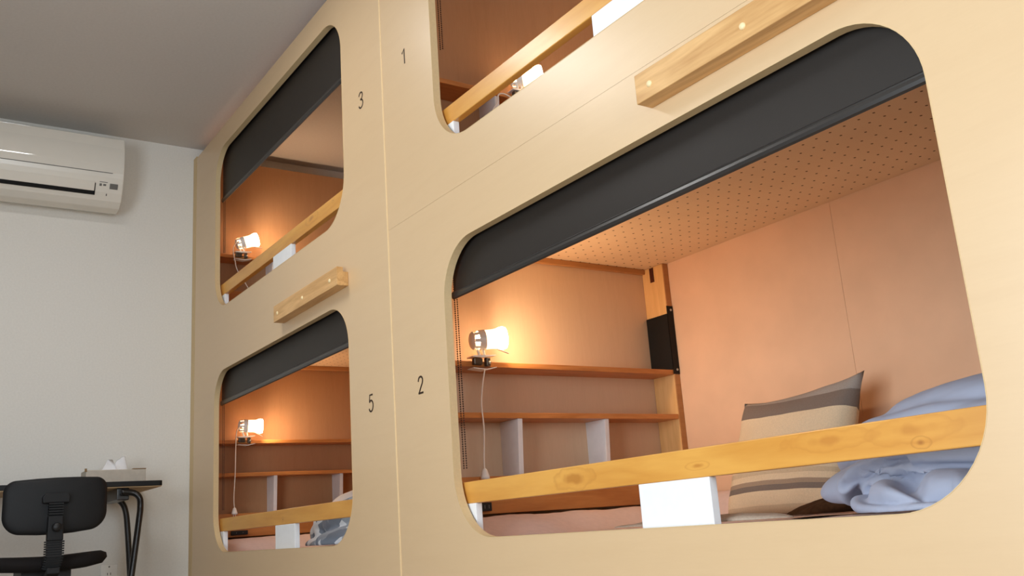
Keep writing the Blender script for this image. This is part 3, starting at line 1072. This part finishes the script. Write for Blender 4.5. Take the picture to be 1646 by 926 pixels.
def heap(name, lobes, mat, voxel=0.009, smooth_it=4, noise_amp=0.006, noise_scale=14.0, smooth_f=0.5, dx=0.0, creases=()):
    """soft cloth heap: overlapping lobes fused into one continuous skin"""
    bm = bmesh.new()
    for c, r, rot in lobes:
        mt = Matrix.Translation(c) @ Matrix.Rotation(math.radians(rot[2]), 4, 'Z') @ Matrix.Rotation(math.radians(rot[1]), 4, 'Y') @ Matrix.Rotation(math.radians(rot[0]), 4, 'X') @ Matrix.Diagonal((*r, 1))
        bmesh.ops.create_uvsphere(bm, u_segments=40, v_segments=24, radius=1.0, matrix=mt)
    o = obj(name, bm, mat, smooth=True)
    r = o.modifiers.new('fuse', 'REMESH')
    r.mode = 'VOXEL'
    r.voxel_size = voxel
    r.use_smooth_shade = True
    s = o.modifiers.new('soften', 'SMOOTH')
    s.factor = smooth_f
    s.iterations = smooth_it
    tx = bpy.data.textures.new(name + '_creases', 'CLOUDS')
    tx.noise_scale = 1.0 / noise_scale
    tx.noise_depth = 2
    d = o.modifiers.new('creases', 'DISPLACE')
    d.texture = tx
    d.texture_coords = 'LOCAL'
    d.strength = noise_amp
    d.mid_level = 0.5
    # keep the cloth on top of the mattress it lies on
    bpy.context.view_layer.update()
    me = bpy.data.meshes.new_from_object(o.evaluated_get(bpy.context.evaluated_depsgraph_get()))
    o.modifiers.clear()
    o.data = me
    moves = []
    for v in me.vertices:                 # narrow valleys between the folds
        dv_ = 0.0
        if v.normal.y < 0.25:
            p = Vector((v.co.x, v.co.z))
            for line, depth, wid in creases:
                best = 1e9
                for q in range(len(line) - 1):
                    a, b = Vector(line[q]), Vector(line[q + 1])
                    t = max(0.0, min(1.0, (p - a).dot(b - a) / (b - a).length_squared))
                    dd = (p - a - (b - a) * t)
                    best = min(best, dd.length if t < 1.0 else dd.length * 1.5)
                dv_ += -depth * math.exp(-(best / wid) ** 2) + 0.30 * depth * math.exp(-((best - 2.4 * wid) / (1.3 * wid)) ** 2)
        moves.append(v.normal * dv_)
    for v, mv in zip(me.vertices, moves):
        v.co += mv
    for v in me.vertices:
        lo = 0.374 + bed_curl(v.co.x, v.co.y, dx)
        if v.co.z < lo:
            v.co.z = lo + 0.0005 * noise.noise(v.co * 40)
    for f in me.polygons:
        f.use_smooth = True
    return o


DUVET_CREASES = [
    ([(1.345, 0.392), (1.36, 0.405), (1.381, 0.425), (1.423, 0.436), (1.459, 0.432), (1.514, 0.418), (1.575, 0.401), (1.66, 0.385)], 0.022, 0.008),
    ([(1.393, 0.410), (1.44, 0.398), (1.508, 0.390), (1.557, 0.389), (1.62, 0.398)], 0.014, 0.008),
    ([(1.50, 0.452), (1.451, 0.452), (1.413, 0.446), (1.385, 0.441), (1.367, 0.427), (1.345, 0.421)], 0.012, 0.005),
    ([(1.45, 0.452), (1.54, 0.439), (1.66, 0.429)], 0.008, 0.005),
    ([(1.30, 0.560), (1.40, 0.548), (1.50, 0.556), (1.66, 0.545)], 0.006, 0.010),
]
dv = heap('duvet', [
    ((1.68, 0.47, 0.470), (0.46, 0.29, 0.126), (0, -2, 0)),      # big upper mound
    ((1.47, 0.47, 0.504), (0.29, 0.25, 0.092), (0, -9, 0)),
    ((1.62, 0.32, 0.452), (0.27, 0.18, 0.070), (0, 4, 0)),
    ((1.385, 0.240, 0.432), (0.135, 0.055, 0.036), (0, -10, -6)),   # folded tip under the rail
    ((1.50, 0.225, 0.458), (0.17, 0.046, 0.022), (0, -4, 0)),
    ((1.62, 0.215, 0.428), (0.22, 0.040, 0.017), (0, 7, 2)),      # long folds
    ((1.60, 0.200, 0.408), (0.22, 0.036, 0.014), (0, 10, 2)),
    ((1.64, 0.192, 0.378), (0.262, 0.140, 0.048), (0, 2, 0)),      # lower lobe
    ((1.76, 0.195, 0.378), (0.20, 0.140, 0.048), (0, 0, 0)),
    ((1.80, 0.45, 0.380), (0.18, 0.28, 0.075), (0, 0, 0)),
], M['duvet'], 0.005, 2, 0.006, 10.0, creases=DUVET_CREASES)
tag(dv, 'heaped blue grey duvet at the near end of bunk 2, partly covering the pillow', 'duvet')
dv5 = heap('duvet', [
    ((-0.86, 0.42, 0.455), (0.30, 0.26, 0.112), (0, -4, 0)),
    ((-1.06, 0.30, 0.440), (0.120, 0.12, 0.058), (0, -20, 0)),
    ((-1.02, 0.22, 0.405), (0.120, 0.045, 0.020), (0, 35, 0)),
    ((-1.10, 0.24, 0.418), (0.035, 0.06, 0.050), (0, 12, 0)),
    ((-0.98, 0.22, 0.378), (0.150, 0.09, 0.030), (0, 0, 0)),
    ((-0.75, 0.30, 0.385), (0.26, 0.22, 0.06), (0, 0, 0)),
], M['patch'], 0.006, 3, 0.010, 14.0, 0.5, -PITCH)
tag(dv5, 'crumpled grey and white patterned duvet in bunk 5, behind the rail', 'duvet')

wp = heap('pillow', [((-1.42, 0.54, 0.475), (0.275, 0.13, 0.120), (0, -3, 0)), ((-1.36, 0.54, 0.45), (0.20, 0.12, 0.085), (0, 0, 0))], M['white_cotton'], 0.008, 3, 0.006, 12.0, 0.5, -PITCH)
tag(wp, 'white pillow in bunk 5, its rounded top just above the rail', 'pillow')
bl = heap('brown_blanket', [
    ((1.06, 0.52, 0.382), (0.12, 0.10, 0.022), (0, -12, 0)),
    ((1.12, 0.46, 0.380), (0.11, 0.08, 0.024), (0, -14, 0)),
], M['blanket'], 0.006, 2, 0.004, 30.0)
tag(bl, 'dark brown folded blanket lying between the striped pillow and the duvet', 'blanket')
sh = heap('folded_sheet', [
    ((1.04, 0.118, 0.373), (0.25, 0.050, 0.010), (0, 0, 0)),
    ((1.13, 0.120, 0.374), (0.15, 0.050, 0.013), (0, 0, 0)),
], M['sheet'], 0.005, 1, 0.003, 30.0)
tag(sh, 'flat greige folded sheet along the front edge of bunk 2', 'sheet')

# ------------------------------------------------------------------ ceiling light
cl = thing('ceiling_light', 'flat white ceiling light panel above the desk chair', 'ceiling light', (-0.40, -1.05, CEIL))
k1 = box('housing', -0.57, -0.23, -1.52, -0.58, CEIL - 0.045, CEIL - 0.001, M['white_plastic'], bevel=0.004)
k2 = box('diffuser', -0.54, -0.26, -1.49, -0.61, CEIL - 0.0462, CEIL - 0.0452, M['tube_light'])
fresh(cl, [k1, k2])

# ------------------------------------------------------------------ air conditioner
AY0, AY1 = -1.165, -0.372
ac = thing('air_conditioner', 'white wall air conditioner mounted high on the wall near the ceiling', 'air conditioner', (WX, -0.77, 1.93))
ks = []
bm = bmesh.new()
# side profile (x, z): back, top, front bulge, flap recess, bottom
prof = [(-2.099, 1.955), (-2.099, 2.300), (-2.02, 2.298), (-1.945, 2.272), (-1.900, 2.256), (-1.890, 2.20), (-1.887, 2.12), (-1.888, 2.082), (-1.893, 2.060), (-1.903, 2.03), (-1.918, 1.995), (-1.94, 1.962), (-1.97, 1.940), (-2.03, 1.935)]  # rear top raised out of sight to shade the wall above
A = [bm.verts.new((p[0], AY0, p[1])) for p in prof]
B = [bm.verts.new((p[0], AY1, p[1])) for p in prof]
bm.faces.new(A)
bm.faces.new(B[::-1])
for i in range(len(prof)):
    j = (i + 1) % len(prof)
    bm.faces.new((A[i], B[i], B[j], A[j]))
body = obj('body', bm, M['ac_plastic'], bevel=0.004)
ks.append(body)
bm = bmesh.new()
fp = [(-1.8995, 2.254)]
for k in range(14):
    z = 2.244 - k * (2.244 - 2.0855) / 13
    fp.append((-1.8845 - 2.05 * max(0, z - 2.15) ** 2 - 1.9 * max(0, 2.15 - z) ** 2, z))
fp += [(fp[-1][0] - 0.004, 2.0855), (-1.8960, 2.15), (-1.903, 2.254)]
prism(bm, fp, 'y', AY0 + 0.002, AY1 - 0.002)
k = obj('front_cover', bm, M['ac_gloss'], smooth=True)
k.data.set_sharp_from_angle(angle=0.6)
ks.append(k)
bm = bmesh.new()
prism(bm, [(-1.8935, 2.0862), (-1.8893, 2.0862), (-1.8868, 2.0790), (-1.892, 2.0790)], 'y', AY0 + 0.004, AY1 - 0.05)
ks.append(obj('cover_gap', bm, M['grey_mark']))
bm = bmesh.new()
# black outlet slot under the flap, and the flap over it
prism(bm, [(-1.9050, 2.030), (-1.9010, 2.030), (-1.9215, 1.980), (-1.9255, 1.980)], 'y', AY0 + 0.06, AY1 - 0.118)
ks.append(obj('air_outlet', bm, M['dark_slot']))
bm = bmesh.new()
prism(bm, [(-1.9035, 2.038), (-1.8955, 2.036), (-1.9135, 1.9955), (-1.9185, 1.9955)], 'y', AY0 + 0.06, AY1 - 0.122)
ks.append(obj('flap', bm, M['ac_plastic'], bevel=0.0015))
bm = bmesh.new()
prism(bm, [(-1.9030, 2.0335), (-1.8975, 2.0335), (-1.9075, 2.012), (-1.9125, 2.012)], 'y', AY1 - 0.058, AY1 - 0.024)
ks.append(obj('display_window', bm, M['grey_mark']))
for (y0, y1, z0, z1) in ((0.068, 0.102, 2.036, 2.0385), (0.092, 0.102, 2.020, 2.0305), (0.074, 0.086, 2.022, 2.030), (0.066, 0.070, 1.982, 1.990)):
    bm = bmesh.new()
    xa = -1.8985 - (2.0385 - z0) * 0.42
    xb = -1.8985 - (2.0385 - z1) * 0.42
    prism(bm, [(xa, z0), (xb, z1), (xb - 0.004, z1), (xa - 0.004, z0)], 'y', AY1 - y1, AY1 - y0)
    ks.append(obj('printed_mark', bm, M['grey_mark']))
for y in (-0.60, -0.72):
    bm = bmesh.new()
    prism(bm, [(-1.936, 1.9715), (-1.9335, 1.9715), (-1.9425, 1.9635), (-1.946, 1.9635)], 'y', y - 0.04, y + 0.04)
    ks.append(obj('caution_label', bm, M['box_card']))
fresh(ac, ks)
for k in by_name(ks, 'printed_mark') + by_name(ks, 'caution_label') + by_name(ks, 'display_window'):
    sub(k, body)

# ------------------------------------------------------------------ desk, tissue box, socket
desk = thing('desk', 'black topped desk on bent steel legs against the white wall', 'desk', (-1.88, -0.83, 0))
ks = []
DX0, DX1, DY0, DY1 = -2.085, -1.69, -1.42, -0.222
bm = bmesh.new()
prism(bm, [(a, b) for a, b in rrect(DX0, DX1, DY0, DY1, 0.012, 4)], 'z', 0.658, 0.679)
ks.append(obj('desk_top', bm, M['desk_black'], bevel=0.002))
ks.append(box('underside_board', DX0 + 0.004, DX1 - 0.004, DY0 + 0.004, DY1 - 0.004, 0.654, 0.658, M['desk_under']))
for s, (yb, sg) in enumerate(((DY1, 1), (DY0, -1))):
    ks.append(box('apron', -2.02, -1.72, yb - sg * 0.172, yb - sg * 0.125, 0.606, 0.654, M['tube_black'], bevel=0.003))
    bm = bmesh.new()
    pts = [(-1.70, yb - sg * 0.16, 0.637), (-1.70, yb - sg * 0.115, 0.632), (-1.69, yb - sg * 0.092, 0.612), (-1.69, yb - sg * 0.087, 0.575), (-1.685, yb - sg * 0.092, 0.524), (-1.68, yb - sg * 0.117, 0.305), (-1.68, yb - sg * 0.150, 0.012)]
    tube(bm, smooth_path(pts, 6), 0.0125, 12)
    ks.append(obj('leg', bm, M['tube_black'], smooth=True))
    bm = bmesh.new()
    pts = [(-1.95, yb - sg * 0.17, 0.632), (-1.95, yb - sg * 0.135, 0.627), (-1.95, yb - sg * 0.105, 0.606), (-1.95, yb - sg * 0.088, 0.57), (-1.95, yb - sg * 0.078, 0.496), (-1.95, yb - sg * 0.062, 0.30), (-1.95, yb - sg * 0.040, 0.012)]
    tube(bm, smooth_path(pts, 6), 0.0125, 12)
    ks.append(obj('leg', bm, M['tube_black'], smooth=True))
fresh(desk, ks)

tb = thing('tissue_box', 'pale cardboard tissue box with a white tissue pulled up, on the desk', 'tissue box', (-1.93, -0.37, 0.679))
ks = []
bm = bmesh.new()
bx(bm, -1.985, -1.875, -0.488, -0.248, 0.6795, 0.742)
ks.append(obj('box_body', bm, M['box_card'], bevel=0.003))
bm = bmesh.new()
bx(bm, -1.905, -1.874, -0.300, -0.247, 0.7422, 0.7455)
ks.append(obj('torn_flap', bm, M['box_flap']))
ks.append(box('torn_corner', -1.877, -1.8735, -0.493, -0.484, 0.735, 0.749, M['box_flap']))
bm = bmesh.new()
nu, nv = 40, 10
rows = []
for j in range(nv + 1):
    row = []
    v = j / nv
    for i in range(nu):
        a = i / nu * 2 * PI
        rx = 0.055 * (1 - 0.55 * v) + 0.012 * v * math.sin(3 * a + 1)
        ry = 0.018 * (1 - 0.3 * v) + 0.008 * v * math.sin(5 * a)
        zz = 0.742 + v * (0.034 + 0.016 * math.cos(a * 2 - 0.6) + 0.010 * math.sin(3 * a)) + 0.004 * noise.noise((i * 0.7, j * 0.8, 0))
        row.append(bm.verts.new((-1.925 + ry * math.sin(a), -0.365 + rx * math.cos(a) + 0.006 * v * math.sin(a * 4), zz)))
    rows.append(row)
for j in range(nv):
    for i in range(nu):
        bm.faces.new((rows[j][i], rows[j][(i + 1) % nu], rows[j + 1][(i + 1) % nu], rows[j + 1][i]))
c = bm.verts.new((-1.925, -0.365, 0.762))
for i in range(nu):
    bm.faces.new((rows[nv][i], rows[nv][(i + 1) % nu], c))
ks.append(obj('tissue', bm, M['tissue'], smooth=True))
fresh(tb, ks)

wo = thing('wall_outlet', 'white wall outlet plate low on the wall beside the desk leg', 'outlet', (WX, -0.34, 0.29))
ks = []
bm = bmesh.new()
bx(bm, WX + 0.0005, WX + 0.007, -0.375, -0.305, 0.233, 0.353)
ks.append(obj('cover_plate', bm, M['white_plastic'], bevel=0.002))
for zc in (0.318, 0.268):
    bm = bmesh.new()
    for s in (-1, 1):
        bx(bm, WX + 0.0065, WX + 0.0075, -0.34 + s * 0.0065 - 0.0012, -0.34 + s * 0.0065 + 0.0012, zc - 0.010, zc + 0.0)
    ks.append(obj('socket', bm, M['dark_slot']))
bm = bmesh.new()
lathe(bm, [(0.0001, 0.0015), (0.003, 0.001), (0.0034, 0)], Matrix.Translation((WX + 0.007, -0.34, 0.343)) @ Matrix.Rotation(PI / 2, 4, 'Y'), 12)
ks.append(obj('screw', bm, M['grey_mark'], smooth=True))
fresh(wo, ks)
for k in ks[1:]:
    sub(k, ks[0])

# ------------------------------------------------------------------ office chair (back towards the camera)
CX, CY = -1.22, -0.695
ch = thing('office_chair', 'black office chair with curved backrest, turned to the desk', 'chair', (CX - 0.24, CY, 0), 0.0)
ks = []


def curved_slab(outline, fn, thick, n=14):
    """rounded outline in (y, z); fn gives the x of the front surface"""
    bm = bmesh.new()
    c = (sum(p[0] for p in outline) / len(outline), sum(p[1] for p in outline) / len(outline))
    layers = []
    for side in (0, 1):
        rings = []
        for k in range(1, n + 1):
            s = k / n
            ring = []
            for p in outline:
                y, z = c[0] + (p[0] - c[0]) * s, c[1] + (p[1] - c[1]) * s
                edge = (1 - s ** 6) ** 0.5 if s < 1 else 0.0
                x = fn(y, z) + (1 if side == 0 else -1) * thick * (0.25 + 0.75 * edge) / 2
                ring.append(bm.verts.new((x, y, z)))
            rings.append(ring)
        cv = bm.verts.new((fn(*c) + (1 if side == 0 else -1) * thick / 2, c[0], c[1]))
        m = len(outline)
        for i in range(m):
            bm.faces.new((cv, rings[0][i], rings[0][(i + 1) % m]))
            for k in range(n - 1):
                bm.faces.new((rings[k][i], rings[k + 1][i], rings[k + 1][(i + 1) % m], rings[k][(i + 1) % m]))
        layers.append(rings[-1])
    m = len(outline)
    for i in range(m):
        bm.faces.new((layers[0][i], layers[1][i], layers[1][(i + 1) % m], layers[0][(i + 1) % m]))
    return bm


def superell(cy, cz, a, b, p=3.2, n=64):
    out = []
    for k in range(n):
        t = 2 * PI * k / n
        c, s = math.cos(t), math.sin(t)
        y = a * math.copysign(abs(c) ** (2 / p), c)
        z = b * math.copysign(abs(s) ** (2 / p), s)
        y *= 1.0 + 0.05 * (z / b)
        out.append((cy + y, cz + z - 0.012 * (y / a) ** 2 * (1 if z > 0 else -1.6)))
    return out


def back_outline(w, zt, zb, k):
    pts = rrect(CY - w, CY + w, zb, zt, (0.052 * k, 0.036 * k), 10)
    out = []
    for i, p in enumerate(pts):                    # finer outline, belly at the bottom, slight rise on one side
        q = pts[(i + 1) % len(pts)]
        for t in range(4):
            y, z = p[0] + (q[0] - p[0]) * t / 4, p[1] + (q[1] - p[1]) * t / 4
            f = (y - CY) / w
            z += (0.016 * f * f if z < (zt + zb) / 2 else -0.006 * f * f)
            out.append((y, z + 0.004 * f))
    return out


bm = curved_slab(back_outline(0.165, 0.666, 0.474, 1.0), lambda y, z: CX + 0.014 - 0.7 * (y - CY) ** 2 - 0.5 * (z - 0.57) ** 2, 0.026)
ks.append(obj('backrest_shell', bm, M['chair_black'], smooth=True))
bm = curved_slab(back_outline(0.150, 0.652, 0.492, 0.9), lambda y, z: CX - 0.014 - 0.7 * (y - CY) ** 2, 0.034)
ks.append(obj('backrest_cushion', bm, M['chair_fabric'], smooth=True))
# spine: bracket, bellows, slider with knob, bellows
bm = bmesh.new()
prism(bm, [(CY - 0.048, 0.578), (CY + 0.036, 0.578), (CY + 0.038, 0.598), (CY + 0.032, 0.612), (CY - 0.040, 0.612), (CY - 0.050, 0.598)], 'x', CX + 0.016, CX + 0.048)
ks.append(obj('back_bracket', bm, M['chair_black'], bevel=0.004))
bm = bmesh.new()
for k in range(5):
    z = 0.578 - k * 0.0085
    bx(bm, CX + 0.018, CX + 0.050, CY - 0.029, CY + 0.017, z - 0.0048, z)
    bx(bm, CX + 0.020, CX + 0.034, CY - 0.022, CY + 0.010, z - 0.0085, z - 0.0048)
ks.append(obj('upper_bellows', bm, M['chair_black']))
bm = bmesh.new()
prism(bm, [(CY - 0.030, 0.452), (CY + 0.020, 0.452), (CY + 0.018, 0.535), (CY - 0.030, 0.535)], 'x', CX + 0.014, CX + 0.052)
ks.append(obj('spine_sleeve', bm, M['chair_black'], bevel=0.004))
bm = bmesh.new()
lathe(bm, [(0.015, 0.0), (0.0145, 0.016), (0.011, 0.021), (0.0001, 0.022)], Matrix.Translation((CX + 0.051, CY - 0.004, 0.497)) @ Matrix.Rotation(PI / 2, 4, 'Y'), 24)
ks.append(obj('adjust_knob', bm, M['black'], smooth=True))
bm = bmesh.new()
for k in range(12):
    z = 0.452 - k * 0.0078
    xo = 0.0 if k < 7 else (k - 6) * 0.012
    bx(bm, CX + 0.010 - xo, CX + 0.050 - xo, CY - 0.034, CY + 0.024, z - 0.0050, z)
    bx(bm, CX + 0.014 - xo, CX + 0.046 - xo, CY - 0.028, CY + 0.018, z - 0.0080, z - 0.005)
ks.append(obj('lower_bellows', bm, M['chair_black']))
bm = bmesh.new()
prism(bm, [(CX + 0.040, 0.365), (CX - 0.06, 0.335), (CX - 0.26, 0.330), (CX - 0.26, 0.318), (CX - 0.05, 0.318), (CX + 0.045, 0.345)], 'y', CY - 0.025, CY + 0.015)
ks.append(obj('spine_arm', bm, M['chair_black'], bevel=0.003))
# seat cushion
bm = bmesh.new()
SCX = CX - 0.24
rings = []
prof = [(0.0, 0.352), (0.70, 0.352), (0.93, 0.358), (1.0, 0.376), (0.985, 0.392), (0.90, 0.402), (0.6, 0.404), (0.0, 0.400)]
out = []
for k in range(48):
    t = 2 * PI * k / 48
    c, s = math.cos(t), math.sin(t)
    out.append((0.215 * math.copysign(abs(c) ** 0.62, c), 0.205 * math.copysign(abs(s) ** 0.62, s)))
for rr, z in prof:
    rings.append([bm.verts.new((SCX + p[0] * max(rr, 0.01), CY + 0.0 + p[1] * max(rr, 0.01), z + 0.012 * (p[1] * rr / 0.2) ** 2)) for p in out])
for a in range(len(rings) - 1):
    for k in range(48):
        bm.faces.new((rings[a][k], rings[a][(k + 1) % 48], rings[a + 1][(k + 1) % 48], rings[a + 1][k]))
bm.faces.new(rings[0][::-1])
bm.faces.new(rings[-1])
ks.append(obj('seat', bm, M['chair_fabric'], smooth=True))
bm = bmesh.new()
bx(bm, SCX - 0.10, SCX + 0.10, CY - 0.08, CY + 0.08, 0.325, 0.353)
tube(bm, [(SCX, CY, 0.33), (SCX, CY, 0.22)], 0.020, 16)
tube(bm, [(SCX, CY, 0.24), (SCX, CY, 0.09)], 0.028, 16)
ks.append(obj('gas_column', bm, M['black']))
for k in range(5):
    a = k * 2 * PI / 5 + 0.3
    bm = bmesh.new()
    tube(bm, [(SCX + 0.02 * math.cos(a), CY + 0.02 * math.sin(a), 0.105), (SCX + 0.24 * math.cos(a), CY + 0.24 * math.sin(a), 0.072)], [0.020, 0.013], 10)
    ks.append(obj('base_leg', bm, M['black'], smooth=True))
    bm = bmesh.new()
    ex, ey = SCX + 0.235 * math.cos(a), CY + 0.235 * math.sin(a)
    for s in (-1, 1):
        mt = Matrix.Translation((ex, ey, 0.0255)) @ Matrix.Rotation(a + PI / 2, 4, 'Z') @ Matrix.Translation((0, 0, 0)) @ Matrix.Rotation(PI / 2, 4, 'X') @ Matrix.Translation((0, 0, s * 0.012 - 0.007))
        lathe(bm, [(0.0001, 0.0), (0.021, 0.0), (0.025, 0.003), (0.025, 0.011), (0.021, 0.014), (0.0001, 0.014)], mt, 18)
    tube(bm, [(ex, ey, 0.03), (ex, ey, 0.075)], 0.006, 8)
    ks.append(obj('caster', bm, M['black'], smooth=True))
fresh(ch, ks)
for a_, b_ in (('adjust_knob', 'spine_sleeve'),):
    sub(by_name(ks, a_)[0], by_name(ks, b_)[0])
for k, l in zip(by_name(ks, 'caster'), by_name(ks, 'base_leg')):
    sub(k, l)
